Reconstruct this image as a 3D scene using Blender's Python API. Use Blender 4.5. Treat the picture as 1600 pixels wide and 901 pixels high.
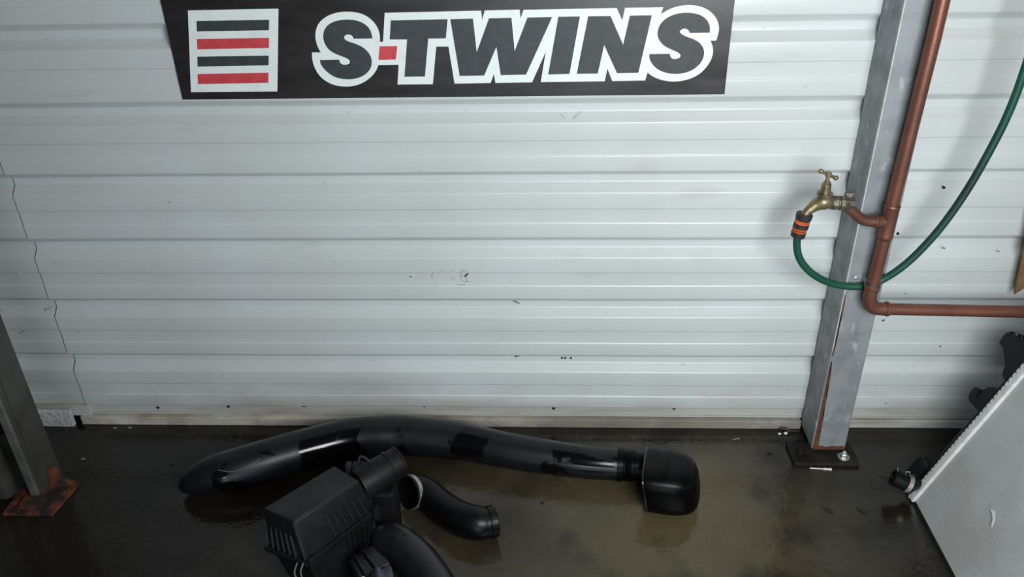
import bpy, bmesh, math, random
import numpy as np
from mathutils import Vector, Matrix, noise
from mathutils.geometry import tessellate_polygon
random.seed(7)
for o in list(bpy.data.objects): bpy.data.objects.remove(o)
SC = bpy.context.scene; C = SC.collection

# ------------------------------------------------------------------ camera
PITCH, YAW, ROLL, DIST, HEIGHT, FPX = 0.52544018, -0.04839433, -0.02453501, 1.67646566, 1.37681316, 1300.0
fw = Vector((math.sin(YAW)*math.cos(PITCH), math.cos(YAW)*math.cos(PITCH), -math.sin(PITCH)))
rt0 = Vector((math.cos(YAW), -math.sin(YAW), 0)); up0 = rt0.cross(fw)
rt = math.cos(ROLL)*rt0 + math.sin(ROLL)*up0; up = rt.cross(fw)
CAM = Vector((0, -DIST, HEIGHT))
cd = bpy.data.cameras.new('camera'); cam = bpy.data.objects.new('camera', cd); C.objects.link(cam)
cam.matrix_world = Matrix(((rt.x, up.x, -fw.x, CAM.x), (rt.y, up.y, -fw.y, CAM.y), (rt.z, up.z, -fw.z, CAM.z), (0, 0, 0, 1)))
cd.sensor_width = 36; cd.lens = FPX/1600*36; cd.clip_start = 0.02
SC.camera = cam
# ------------------------------------------------------------------ world, lights, exposure
w = bpy.data.worlds.new('world'); SC.world = w; w.use_nodes = True
w.node_tree.nodes['Background'].inputs[0].default_value = (0.80, 0.90, 1.0, 1)
w.node_tree.nodes['Background'].inputs[1].default_value = 0.04
def area(name, loc, target, sx, sy, power, col):
    l = bpy.data.lights.new(name, 'AREA'); l.shape = 'RECTANGLE'; l.size = sx; l.size_y = sy; l.energy = power; l.color = col
    o = bpy.data.objects.new(name, l); C.objects.link(o); o.location = loc
    o.rotation_euler = (Vector(target)-Vector(loc)).to_track_quat('-Z', 'Y').to_euler(); return o
area('work_lamp', (0.50, -1.55, 1.14), (0.25, 0, 0.76), 0.70, 0.55, 24.5, (0.94, 0.99, 1.0))
area('daylight_through_garage_door', (0.1, -5.0, 0.70), (0.0, 0, 0.4), 2.0, 0.9, 26, (0.72, 0.86, 1.0))
area('ceiling_tube_lamp', (1.25, -1.0, 3.1), (1.0, -0.1, 0.2), 1.5, 0.12, 5, (1.0, 0.90, 0.76))
SC.view_settings.view_transform = 'Standard'; SC.view_settings.look = 'None'
SC.view_settings.gamma = 1; SC.view_settings.use_curve_mapping = False
SC.view_settings.exposure = 0.22

# a photo pixel seen on a plane at a given depth (W) or height (F)
def ray(px, py): return fw + rt*((px-800)/FPX) + up*((450.5-py)/FPX)
def W(px, py, Y=0.0):
    d = ray(px, py); return CAM + d*((Y-CAM.y)/d.y)
def F(px, py, z=0.0):
    d = ray(px, py); return CAM + d*((z-CAM.z)/d.z)

# ------------------------------------------------------------------ materials
def mat(name, col, rough=0.5, metal=0.0, col2=None, scale=8.0, ramp=(0.4, 0.6), bump=0.0, bscale=60.0,
        rough2=None, stretch=None, spec=0.5, coat=0.0, detail=5.0, dist=0.0):
    m = bpy.data.materials.new(name); m.use_nodes = True; nt = m.node_tree; N = nt.nodes; L = nt.links
    b = N['Principled BSDF']
    b.inputs['Base Color'].default_value = (*col, 1); b.inputs['Roughness'].default_value = rough
    b.inputs['Metallic'].default_value = metal; b.inputs['Specular IOR Level'].default_value = spec
    b.inputs['Coat Weight'].default_value = coat
    tc = N.new('ShaderNodeTexCoord'); mp = N.new('ShaderNodeMapping'); L.new(tc.outputs['Object'], mp.inputs[0])
    if stretch: mp.inputs['Scale'].default_value = stretch
    if col2 is not None or rough2 is not None:
        n = N.new('ShaderNodeTexNoise'); n.inputs['Scale'].default_value = scale; n.inputs['Detail'].default_value = detail
        n.inputs['Distortion'].default_value = dist
        L.new(mp.outputs[0], n.inputs['Vector'])
        r = N.new('ShaderNodeMapRange'); r.inputs[1].default_value = ramp[0]; r.inputs[2].default_value = ramp[1]
        L.new(n.outputs[0], r.inputs[0])
        if col2 is not None:
            mx = N.new('ShaderNodeMix'); mx.data_type = 'RGBA'
            mx.inputs[6].default_value = (*col, 1); mx.inputs[7].default_value = (*col2, 1)
            L.new(r.outputs[0], mx.inputs[0]); L.new(mx.outputs[2], b.inputs['Base Color'])
        if rough2 is not None:
            r2 = N.new('ShaderNodeMapRange'); r2.inputs[3].default_value = rough; r2.inputs[4].default_value = rough2
            L.new(r.outputs[0], r2.inputs[0]); L.new(r2.outputs[0], b.inputs['Roughness'])
    if bump:
        n2 = N.new('ShaderNodeTexNoise'); n2.inputs['Scale'].default_value = bscale; n2.inputs['Detail'].default_value = 4
        L.new(tc.outputs['Object'], n2.inputs['Vector'])
        bp = N.new('ShaderNodeBump'); bp.inputs['Strength'].default_value = bump; bp.inputs['Distance'].default_value = 0.01
        L.new(n2.outputs[0], bp.inputs['Height']); L.new(bp.outputs[0], b.inputs['Normal'])
    return m
def nodes_of(m): return m.node_tree.nodes, m.node_tree.links, m.node_tree.nodes['Principled BSDF']
def overlay(m, col, scale, lo, hi, stretch=(1, 1, 1), detail=6, axis=None, axis_rng=None, amount=1.0):
    """lay a second stain colour over whatever feeds the base colour; axis limits it to a zone of the object"""
    N, L, b = nodes_of(m); inp = b.inputs['Base Color']
    tc = N.new('ShaderNodeTexCoord'); mp = N.new('ShaderNodeMapping'); mp.inputs['Scale'].default_value = stretch
    L.new(tc.outputs['Object'], mp.inputs[0])
    n = N.new('ShaderNodeTexNoise'); n.inputs['Scale'].default_value = scale; n.inputs['Detail'].default_value = detail
    L.new(mp.outputs[0], n.inputs['Vector'])
    r = N.new('ShaderNodeMapRange'); r.inputs[1].default_value = lo; r.inputs[2].default_value = hi
    r.inputs[4].default_value = amount
    if axis is not None:
        sp = N.new('ShaderNodeSeparateXYZ'); L.new(tc.outputs['Object'], sp.inputs[0])
        a = N.new('ShaderNodeMapRange'); a.inputs[1].default_value = axis_rng[0]; a.inputs[2].default_value = axis_rng[1]
        a.inputs[3].default_value = 0.0; a.inputs[4].default_value = 0.55
        L.new(sp.outputs[axis], a.inputs[0])
        ad = N.new('ShaderNodeMath'); ad.operation = 'ADD'; L.new(n.outputs[0], ad.inputs[0]); L.new(a.outputs[0], ad.inputs[1])
        L.new(ad.outputs[0], r.inputs[0])
    else: L.new(n.outputs[0], r.inputs[0])
    mx = N.new('ShaderNodeMix'); mx.data_type = 'RGBA'; mx.inputs[7].default_value = (*col, 1)
    if inp.links: L.new(inp.links[0].from_socket, mx.inputs[6])
    else: mx.inputs[6].default_value = inp.default_value
    L.new(r.outputs[0], mx.inputs[0]); L.new(mx.outputs[2], inp)

M = {}
M['sheet'] = mat('painted_sheet_metal', (0.60, 0.635, 0.63), 0.34, col2=(0.55, 0.575, 0.56), scale=3.0, ramp=(0.35, 0.7), bump=0.03, bscale=7, spec=0.55)
overlay(M['sheet'], (0.33, 0.33, 0.30), 9, 0.66, 0.9, (0.5, 1, 2.2), amount=0.55)
overlay(M['sheet'], (0.20, 0.19, 0.17), 90, 0.74, 0.79, (1, 1, 1), detail=2, amount=0.35)
overlay(M['sheet'], (0.36, 0.33, 0.28), 12, 0.62, 1.15, (0.6, 1, 1.5), axis=2, axis_rng=(0.14, 0.03), amount=0.5)
M['backing'] = mat('dark_backing', (0.03, 0.03, 0.03), 0.9)
M['flash'] = mat('flashing_paint', (0.46, 0.46, 0.43), 0.45, col2=(0.30, 0.25, 0.19), scale=10, ramp=(0.5, 0.8), stretch=(0.4, 1, 3))
M['kerb'] = mat('kerb_paint', (0.60, 0.57, 0.51), 0.6, col2=(0.36, 0.29, 0.22), scale=14, ramp=(0.42, 0.75), bump=0.3, bscale=60, stretch=(0.7, 1, 1.5))
overlay(M['kerb'], (0.20, 0.175, 0.145), 9, 0.55, 1.0, axis=0, axis_rng=(-0.75, 0.1), amount=0.85)
M['block'] = mat('white_block', (0.58, 0.60, 0.61), 0.7, col2=(0.40, 0.41, 0.42), scale=30, ramp=(0.45, 0.7), bump=0.5, bscale=120)
M['rust'] = mat('rust', (0.13, 0.048, 0.018), 0.85, col2=(0.07, 0.022, 0.01), scale=26, ramp=(0.35, 0.65), bump=0.5, bscale=90)
M['rust_bright'] = mat('rust_bright', (0.15, 0.037, 0.012), 0.85, col2=(0.018, 0.010, 0.007), scale=30, ramp=(0.42, 0.58), bump=0.5, bscale=90)
M['galv'] = mat('galvanised_steel', (0.27, 0.292, 0.302), 0.50, 0.15, col2=(0.20, 0.218, 0.228), scale=22, ramp=(0.4, 0.65), bump=0.06, bscale=120, rough2=0.62)
overlay(M['galv'], (0.52, 0.55, 0.57), 55, 0.60, 0.72, (1, 1, 0.5), amount=0.6)
overlay(M['galv'], (0.13, 0.14, 0.15), 40, 0.66, 0.78, amount=0.7)
overlay(M['galv'], (0.20, 0.09, 0.035), 30, 0.92, 1.02, axis=2, axis_rng=(0.05, 0.0), amount=0.9)
M['plate'] = mat('oily_steel_plate', (0.008, 0.007, 0.006), 0.55, 0.0, spec=0.2, col2=(0.018, 0.014, 0.010), scale=30)
M['bolt'] = mat('zinc_bolt', (0.52, 0.52, 0.49), 0.4, 0.7, col2=(0.30, 0.27, 0.22), scale=60)
M['olive'] = mat('dark_olive_paint', (0.060, 0.059, 0.050), 0.5, col2=(0.035, 0.034, 0.029), scale=14, ramp=(0.35, 0.7), bump=0.08, bscale=90)
M['olive_pale'] = mat('pale_olive_edge', (0.13, 0.13, 0.115), 0.5, col2=(0.08, 0.08, 0.07), scale=20)  # paler olive for the upright's front lip
M['copper'] = mat('oxidised_copper', (0.20, 0.075, 0.048), 0.42, 0.45, col2=(0.12, 0.05, 0.036), scale=16, ramp=(0.38, 0.66), rough2=0.55, stretch=(1, 1, 0.6), bump=0.05, bscale=150)
overlay(M['copper'], (0.26, 0.20, 0.16), 60, 0.66, 0.8, amount=0.5)
M['brass'] = mat('aged_brass', (0.34, 0.27, 0.15), 0.42, 0.75, col2=(0.20, 0.16, 0.095), scale=40, ramp=(0.4, 0.65), bump=0.1, bscale=200)
M['tarnish'] = mat('tarnished_fitting', (0.15, 0.135, 0.10), 0.5, 0.5, col2=(0.07, 0.065, 0.05), scale=50)
M['hose'] = mat('green_hose', (0.006, 0.072, 0.042), 0.42, col2=(0.012, 0.032, 0.026), scale=5, ramp=(0.45, 0.7))
M['black_conn'] = mat('black_connector', (0.022, 0.022, 0.022), 0.5)
M['orange'] = mat('orange_ring', (0.62, 0.13, 0.03), 0.45, col2=(0.42, 0.08, 0.02), scale=60)
M['signblack'] = mat('sign_black', (0.017, 0.014, 0.013), 0.30, col2=(0.030, 0.026, 0.023), scale=9, ramp=(0.4, 0.75), rough2=0.45, stretch=(0.6, 1, 2.5), bump=0.02, bscale=10)
M['signwhite'] = mat('sign_white', (0.80, 0.85, 0.83), 0.5, col2=(0.72, 0.76, 0.74), scale=40, ramp=(0.55, 0.8))
M['signchar'] = mat('sign_charcoal', (0.040, 0.047, 0.050), 0.55, col2=(0.032, 0.037, 0.040), scale=60)
M['signred'] = mat('sign_red', (0.62, 0.060, 0.075), 0.5, col2=(0.55, 0.05, 0.062), scale=70)
M['mark'] = mat('scuff', (0.10, 0.10, 0.095), 0.7)
M['chalk'] = mat('pale_scuff', (0.62, 0.62, 0.60), 0.7)
M['faint'] = mat('faint_scuff', (0.36, 0.36, 0.34), 0.7)
M['blackdot'] = mat('black_hole', (0.01, 0.01, 0.01), 0.8)
# snorkel: dull black plastic with patches of wet gloss
M['snorkel'] = mat('worn_black_plastic', (0.0065, 0.007, 0.0095), 0.38, col2=(0.0022, 0.0022, 0.0027), scale=9, ramp=(0.52, 0.56), rough2=0.13, spec=0.4, dist=0.6, detail=3)
overlay(M['snorkel'], (0.03, 0.032, 0.036), 45, 0.66, 0.8, amount=0.4)
M['head'] = mat('satin_black_plastic', (0.0014, 0.0014, 0.0016), 0.32, bump=0.02, bscale=400, spec=0.12)
M['airbox'] = mat('dusty_black_plastic', (0.0055, 0.0055, 0.0056), 0.5, spec=0.25, col2=(0.0095, 0.0102, 0.011), scale=20, ramp=(0.4, 0.7), bump=0.06, bscale=300)
overlay(M['airbox'], (0.04, 0.043, 0.046), 60, 0.63, 0.85, amount=0.4)
M['lidtop'] = mat('dusty_lid', (0.021, 0.025, 0.027), 0.6, spec=0.3, col2=(0.012, 0.0142, 0.0155), scale=22, ramp=(0.35, 0.7), bump=0.06, bscale=300)
M['gloss'] = mat('glossy_black_plastic', (0.006, 0.0065, 0.008), 0.2)
M['fluted'] = mat('highlit_blue_grey_plastic', (0.045, 0.052, 0.068), 0.3)  # blue-grey plastic lightened in colour to paint the duct's highlight
M['moulding'] = mat('moulding_edge_glint', (0.13, 0.13, 0.125), 0.35)  # pale tone paints a glint along the slot's moulded edge
M['rubber'] = mat('black_rubber', (0.0025, 0.0025, 0.0028), 0.34, spec=0.25, bump=0.05, bscale=200)
M['greyhose'] = mat('blue_grey_rubber', (0.010, 0.0115, 0.015), 0.33, col2=(0.0065, 0.0072, 0.0095), scale=18, bump=0.04, bscale=250)
M['steel'] = mat('bright_steel_band', (0.48, 0.46, 0.41), 0.36, 0.7, col2=(0.34, 0.31, 0.26), scale=60)
M['alu'] = mat('aluminium_strip', (0.78, 0.78, 0.76), 0.36, 0.15, col2=(0.66, 0.66, 0.63), scale=50)
M['tank'] = mat('black_tank_plastic', (0.005, 0.005, 0.0055), 0.42, spec=0.3, col2=(0.010, 0.010, 0.010), scale=40, ramp=(0.5, 0.75))
M['card'] = mat('brown_cardboard', (0.22, 0.13, 0.06), 0.85, col2=(0.16, 0.09, 0.045), scale=20)
M['cardedge'] = mat('cardboard_edge', (0.33, 0.25, 0.16), 0.9)
M['whitebit'] = mat('white_plastic_bit', (0.70, 0.70, 0.68), 0.5)
M['paperbit'] = mat('pale_scrap', (0.22, 0.21, 0.19), 0.8)
M['blackbit'] = mat('black_plastic_bit', (0.01, 0.01, 0.01), 0.35)
M['leafbit'] = mat('dark_leaf', (0.012, 0.009, 0.006), 0.7)
# radiator core: fine fins across the tubes
m = mat('radiator_core', (0.47, 0.485, 0.49), 0.5, 0.1, col2=(0.38, 0.38, 0.365), scale=6, ramp=(0.35, 0.65)); M['core'] = m
N, L, b = nodes_of(m)
tc = N.new('ShaderNodeTexCoord'); wv = N.new('ShaderNodeTexWave'); wv.bands_direction = 'Y'; wv.inputs['Scale'].default_value = 95
L.new(tc.outputs['Object'], wv.inputs['Vector'])
bp = N.new('ShaderNodeBump'); bp.inputs['Strength'].default_value = 0.25; bp.inputs['Distance'].default_value = 0.001
L.new(wv.outputs['Color'], bp.inputs['Height']); L.new(bp.outputs[0], b.inputs['Normal'])
# floor: dark oily concrete with a damp sheen
m = mat('oily_concrete', (0.024, 0.0195, 0.0138), 0.5, bump=0.10, bscale=55, spec=0.42); M['floor'] = m
N, L, b = nodes_of(m)
tc = N.new('ShaderNodeTexCoord')
def fnoise(scale, lo, hi, a, c, detail=6, dist=0.0):
    n = N.new('ShaderNodeTexNoise'); n.inputs['Scale'].default_value = scale; n.inputs['Detail'].default_value = detail
    n.inputs['Distortion'].default_value = dist; L.new(tc.outputs['Object'], n.inputs['Vector'])
    r = N.new('ShaderNodeMapRange'); r.inputs[1].default_value = lo; r.inputs[2].default_value = hi
    r.inputs[3].default_value = a; r.inputs[4].default_value = c; L.new(n.outputs[0], r.inputs[0]); return r
r1 = fnoise(2.2, 0.42, 0.62, 0.05, 0.17, dist=0.4); r2 = fnoise(26, 0.3, 0.7, -0.03, 0.05)
ad = N.new('ShaderNodeMath'); ad.operation = 'ADD'; L.new(r1.outputs[0], ad.inputs[0]); L.new(r2.outputs[0], ad.inputs[1])
L.new(ad.outputs[0], b.inputs['Roughness'])
overlay(m, (0.075, 0.060, 0.036), 3.1, 0.40, 0.66)
# dirty brown patches with the wall's reflection painted in, grime along the wall foot
def patch(cx, cy, rx, ry, col, soft, amount, nscale=4.0):
    N, L, b = nodes_of(M['floor']); inp = b.inputs['Base Color']
    mp = N.new('ShaderNodeMapping'); mp.inputs['Location'].default_value = (-cx/rx, -cy/ry, 0); mp.inputs['Scale'].default_value = (1/rx, 1/ry, 0)
    L.new(tc.outputs['Object'], mp.inputs[0]); ln = N.new('ShaderNodeVectorMath'); ln.operation = 'LENGTH'; L.new(mp.outputs[0], ln.inputs[0])
    n = N.new('ShaderNodeTexNoise'); n.inputs['Scale'].default_value = nscale; n.inputs['Detail'].default_value = 6; L.new(tc.outputs['Object'], n.inputs['Vector'])
    ad = N.new('ShaderNodeMath'); ad.operation = 'MULTIPLY_ADD'; L.new(n.outputs[0], ad.inputs[0]); ad.inputs[1].default_value = 1.1; L.new(ln.outputs['Value'], ad.inputs[2])
    r = N.new('ShaderNodeMapRange'); r.inputs[1].default_value = 1.55+soft; r.inputs[2].default_value = 1.55-soft; r.inputs[4].default_value = amount; L.new(ad.outputs[0], r.inputs[0])
    mx = N.new('ShaderNodeMix'); mx.data_type = 'RGBA'; mx.inputs[7].default_value = (*col, 1); L.new(inp.links[0].from_socket, mx.inputs[6])
    L.new(r.outputs[0], mx.inputs[0]); L.new(mx.outputs[2], inp)
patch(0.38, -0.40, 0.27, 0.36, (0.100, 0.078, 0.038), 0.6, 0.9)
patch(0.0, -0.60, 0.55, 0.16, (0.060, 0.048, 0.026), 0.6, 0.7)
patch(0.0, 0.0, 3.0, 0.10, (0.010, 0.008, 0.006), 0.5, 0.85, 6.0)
patch(0.98, -0.4, 0.46, 0.75, (0.010, 0.008, 0.006), 0.5, 0.9)  # dark patch painting the radiator's and column's reflection into the floor colour
patch(-1.2, -0.3, 0.75, 0.70, (0.011, 0.009, 0.007), 0.5, 0.85)  # left floor darkened in colour for the dimmer wall it mirrors
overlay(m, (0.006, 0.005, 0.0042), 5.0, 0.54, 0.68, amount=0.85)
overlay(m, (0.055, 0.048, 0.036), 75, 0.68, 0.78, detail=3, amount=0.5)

# ------------------------------------------------------------------ object helpers
def link(name, me, m, parent=None, smooth=False):
    o = bpy.data.objects.new(name, me); C.objects.link(o)
    if m and not me.materials: me.materials.append(M[m])
    if parent: o.parent = parent; o.matrix_parent_inverse = Matrix.Translation(-Vector(parent.location)) if parent.type == 'EMPTY' else Matrix()
    if smooth:
        for p in me.polygons: p.use_smooth = True
    return o
def bm_obj(name, bm, m, parent=None, smooth=False):
    bmesh.ops.recalc_face_normals(bm, faces=bm.faces)
    me = bpy.data.meshes.new(name); bm.to_mesh(me); bm.free(); return link(name, me, m, parent, smooth)
def py_obj(name, v, f, m, parent=None, smooth=False):
    bm = bmesh.new(); vs = [bm.verts.new(p) for p in v]
    for q in f: bm.faces.new([vs[i] for i in q])
    return bm_obj(name, bm, m, parent, smooth)
def thing(name, label, cat, loc, group=None):
    o = bpy.data.objects.new(name, None); C.objects.link(o); o.location = loc; o.empty_display_size = 0.05
    return tag(o, label, cat, group)
def tag(o, label, cat, group=None):
    o['label'] = label; o['category'] = cat
    if group: o['group'] = group
    return o
def struct(o, label=None):
    o['kind'] = 'structure'
    if label: o['label'] = label
    return o
def add_hex(bm, p8):
    """p8: bottom four then top four corners"""
    vs = [bm.verts.new(p) for p in p8]
    for q in ((3, 2, 1, 0), (4, 5, 6, 7), (0, 1, 5, 4), (1, 2, 6, 5), (2, 3, 7, 6), (3, 0, 4, 7)): bm.faces.new([vs[i] for i in q])
    return vs
def add_box(bm, x0, x1, y0, y1, z0, z1):
    return add_hex(bm, [(x0, y0, z0), (x1, y0, z0), (x1, y1, z0), (x0, y1, z0), (x0, y0, z1), (x1, y0, z1), (x1, y1, z1), (x0, y1, z1)])
def bevel(bm, w_, seg=2):
    bmesh.ops.recalc_face_normals(bm, faces=bm.faces)
    bmesh.ops.bevel(bm, geom=list(bm.edges), offset=w_, segments=seg, affect='EDGES', profile=0.5, clamp_overlap=True)
def box(name, x0, x1, y0, y1, z0, z1, m, parent=None, bw=0.0, seg=2, smooth=False):
    bm = bmesh.new(); add_box(bm, x0, x1, y0, y1, z0, z1)
    if bw: bevel(bm, bw, seg)
    return bm_obj(name, bm, m, parent, smooth)
def hexa(name, p8, m, parent=None, bw=0.0, seg=2, smooth=False):
    bm = bmesh.new(); add_hex(bm, p8)
    if bw: bevel(bm, bw, seg)
    return bm_obj(name, bm, m, parent, smooth)
def catmull(pts, n=8):
    """smooth path through points of any dimension"""
    P = [np.array(p, float) for p in pts]; P = [2*P[0]-P[1]] + P + [2*P[-1]-P[-2]]; out = []
    for i in range(1, len(P)-2):
        a, b_, c, d = P[i-1:i+3]
        for k in range(n):
            t = k/n
            out.append(0.5*((2*b_)+(c-a)*t+(2*a-5*b_+4*c-d)*t*t+(3*b_-a-3*c+d)*t**3))
    out.append(P[-2]); return out
def sweep(bm, pts, radii, seg=20, cap0=True, cap1=True, squash=1.0):
    """circular tube along pts; squash scales the section's vertical axis"""
    P = [Vector(p[:3]) for p in pts]; n = len(P)
    T = [(P[min(i+1, n-1)]-P[max(i-1, 0)]).normalized() for i in range(n)]
    u = T[0].orthogonal().normalized()
    if abs(T[0].z) < 0.9: u = (Vector((0, 0, 1))-T[0]*T[0].z).normalized()
    rings = []
    for i in range(n):
        u = (u - T[i]*u.dot(T[i])).normalized(); v = T[i].cross(u)
        r = radii[i] if hasattr(radii, '__len__') else radii
        rings.append([bm.verts.new(P[i] + u*(r*squash*math.cos(2*math.pi*k/seg)) + v*(r*math.sin(2*math.pi*k/seg))) for k in range(seg)])
    for i in range(n-1):
        for k in range(seg):
            bm.faces.new([rings[i][k], rings[i][(k+1) % seg], rings[i+1][(k+1) % seg], rings[i+1][k]])
    if cap0: bm.faces.new(list(reversed(rings[0])))
    if cap1: bm.faces.new(rings[-1])
def sharp_smooth(o, ang=40):
    me = o.data
    for p in me.polygons: p.use_smooth = True
    bm = bmesh.new(); bm.from_mesh(me)
    for e in bm.edges:
        if len(e.link_faces) == 2 and e.calc_face_angle(0) > math.radians(ang): e.smooth = False
    bm.to_mesh(me); bm.free(); return o
def tube(name, pts, radii, m, parent=None, seg=20, n=0, **kw):
    bm = bmesh.new()
    if n:
        if hasattr(radii, '__len__'): q = catmull([tuple(p)+(r,) for p, r in zip(pts, radii)], n); pts = [x[:3] for x in q]; radii = [x[3] for x in q]
        else: pts = catmull([tuple(p) for p in pts], n)
    sweep(bm, pts, radii, seg, **kw)
    return sharp_smooth(bm_obj(name, bm, m, parent))
def lathe(name, a, axis, prof, m, parent=None, seg=24, cap0=True, cap1=True):
    """prof: (distance along axis, radius); equal distances give square steps"""
    a = Vector(a); ax = Vector(axis).normalized(); u = ax.orthogonal().normalized(); v = ax.cross(u)
    bm = bmesh.new(); rings = []
    for d, r in prof:
        rings.append([bm.verts.new(a+ax*d+u*(r*math.cos(2*math.pi*k/seg))+v*(r*math.sin(2*math.pi*k/seg))) for k in range(seg)])
    for i in range(len(rings)-1):
        for k in range(seg): bm.faces.new([rings[i][k], rings[i][(k+1) % seg], rings[i+1][(k+1) % seg], rings[i+1][k]])
    if cap0: bm.faces.new(list(reversed(rings[0])))
    if cap1: bm.faces.new(rings[-1])
    return sharp_smooth(bm_obj(name, bm, m, parent))
def wall_poly(name, pts, y_front, thick, m, parent):
    """flat shape lying in the wall's plane, given as (x, z), with real thickness"""
    if sum(pts[i-1][0]*pts[i][1]-pts[i][0]*pts[i-1][1] for i in range(len(pts))) < 0: pts = pts[::-1]
    n = len(pts); tris = tessellate_polygon([[Vector((x, z, 0)) for x, z in pts]])
    V = [(x, y_front, z) for x, z in pts]+[(x, y_front+thick, z) for x, z in pts]
    Fc = []
    for t in tris:
        a, b_, c = [Vector(pts[k]) for k in t]
        if (b_-a).x*(c-a).y-(b_-a).y*(c-a).x < 0: t = t[::-1]
        Fc += [tuple(t), tuple(k+n for k in t[::-1])]
    Fc += [(i, i+n, (i+1) % n+n, (i+1) % n) for i in range(n)]
    me = bpy.data.meshes.new(name); me.from_pydata(V, [], Fc); me.update()
    return link(name, me, m, parent)

# ================================================================== SETTING
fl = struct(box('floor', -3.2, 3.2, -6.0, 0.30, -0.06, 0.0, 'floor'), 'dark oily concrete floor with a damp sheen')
wall = struct(box('wall_back', -3.2, 3.2, 0.032, 0.08, 0.0, 2.60, 'backing'), 'wall of pale grey profiled metal sheets')
PITCHZ, ZL0 = 0.16, 0.056
RAD = 0.0022
def arcs(pts, r=RAD, n=3):
    """round the folds of a profile given as (y, z)"""
    out = [pts[0]]
    for i in range(1, len(pts)-1):
        a, b_, c = Vector(pts[i-1]), Vector(pts[i]), Vector(pts[i+1])
        rr = min(r, (a-b_).length*0.45, (c-b_).length*0.45)
        p, q = b_+(a-b_).normalized()*rr, b_+(c-b_).normalized()*rr
        for k in range(n+1):
            t = k/n; out.append(tuple(p*(1-t)**2+b_*2*t*(1-t)+q*t*t))
    out.append(pts[-1]); return out
def one_pitch(zt):
    """going down from the fold at zt: slope back into the channel, channel floor, slope out, flat face with a shallow swage"""
    return [(0.0, zt), (0.020, zt-0.016), (0.020, zt-0.034), (0.0, zt-0.052), (0.0, zt-0.090), (0.0016, zt-0.0915),
            (0.0016, zt-0.1245), (0.0, zt-0.1265)]
def sheet(x0, x1, ztop_k, zbot_k, yo, label, lip=True):
    pts = [(0.0, ZL0+PITCHZ*ztop_k)] if not lip else [(0.0, ZL0+PITCHZ*ztop_k+0.012)]
    for k in range(ztop_k, zbot_k, -1): pts += one_pitch(ZL0+PITCHZ*k)
    zb = ZL0+PITCHZ*zbot_k; pts += [(0.0, zb), (0.009, zb-0.0075)]
    pr = arcs(pts); bm = bmesh.new(); th = 0.0012; nx = 24
    cols = []
    for i in range(nx+1):
        x = x0+(x1-x0)*i/nx
        cols.append([bm.verts.new((x, y+yo+0.0009*noise.noise((x*2.1, z*3.0, 3.3)), z+0.0016*noise.noise((x*1.7, z*2.5, 9.1)))) for y, z in pr])
    for i in range(nx):
        for j in range(len(pr)-1): bm.faces.new([cols[i][j], cols[i+1][j], cols[i+1][j+1], cols[i][j+1]])
    for e in bm.edges:
        if e.is_boundary: e.smooth = False
    o = bm_obj('cladding_sheet', bm, 'sheet', wall, True)
    md = o.modifiers.new('thickness', 'SOLIDIFY'); md.thickness = th; md.offset = 0
    o['label'] = label; return o
SX = -1.198
s_main = sheet(SX+0.0016, 0.70, 4, 0, 0.0, 'long lower sheet between the left seam and the column')
s_left = sheet(-3.0, SX-0.0022, 4, 0, 0.0025, 'lower sheet left of the zigzag seam')
s_right = sheet(0.69, 3.0, 4, 0, 0.003, 'lower sheet right of the column')
u_main = sheet(SX+0.0016, 0.70, 15, 4, -0.0035, 'upper sheet carrying the sign')
u_left = sheet(-3.0, SX-0.0022, 15, 4, -0.001, 'upper sheet left of the seam')
u_right = sheet(0.69, 3.0, 15, 4, -0.0005, 'upper sheet right of the column')
# base of the wall
fl1 = struct(box('trim_1', SX+0.004, 3.0, 0.006, 0.020, 0.026, 0.060, 'flash', None, 0.0015), 'grey metal flashing strip along the foot of the wall')
box('lower_lip', SX+0.004, 3.0, 0.0015, 0.0058, 0.026, 0.030, 'flash', fl1)
bb = struct(box('baseboard_back', -1.215, 0.6395, -0.013, 0.026, 0.0, 0.0250, 'kerb', None, 0.002), 'stained pale kerb strip between the wall and the floor')
bb2 = struct(box('baseboard_right', 0.72, 3.0, -0.006, 0.026, 0.0, 0.0225, 'flash', None, 0.002), 'grey kerb strip right of the steel column')
flap = struct(hexa('trim_2', [(-1.75, -0.006, 0.024), (-1.188, -0.006, 0.024), (-1.188, 0.016, 0.024), (-1.75, 0.016, 0.024),
                       (-1.75, -0.001, 0.0535), (-1.188, -0.001, 0.0535), (-1.188, 0.016, 0.0535), (-1.75, 0.016, 0.0535)], 'flash', None, 0.0015), 'short folded flap at the foot of the left sheet')
# screws, holes and scuffs of the wall
for px, py in ((247, 636), (357, 634), (475, 633), (663, 633), (865, 637), (1053, 637)):
    p = W(px, py, 0.006)
    o = lathe('screw', (p.x, 0.006, p.z), (0, -1, 0), [(-0.004, 0.002), (0.0005, 0.002), (0.0005, 0.0042), (0.0022, 0.0042), (0.003, 0.003)], 'blackdot', wall, 8)
for px, py in ((1403, 365), (1475, 293), (806, 553), (810, 552), (878, 556), (883, 556), (892, 556)):
    big = px > 1000
    p = W(px, py+(0 if big else 3), 0.0 if big else 0.0195)
    lathe('screw', (p.x, 0.0 if big else 0.020, p.z), (0, -1, 0), [(-0.003, 0.003), (0.001, 0.003), (0.0025, 0.0018)], 'blackdot', wall, 8)
def scuff(pxs, m, Y=-0.0016):
    wall_poly('scuff_mark', [(W(x, y, Y).x, W(x, y, Y).z) for x, y in pxs], Y, 0.0004, m, wall)
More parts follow.
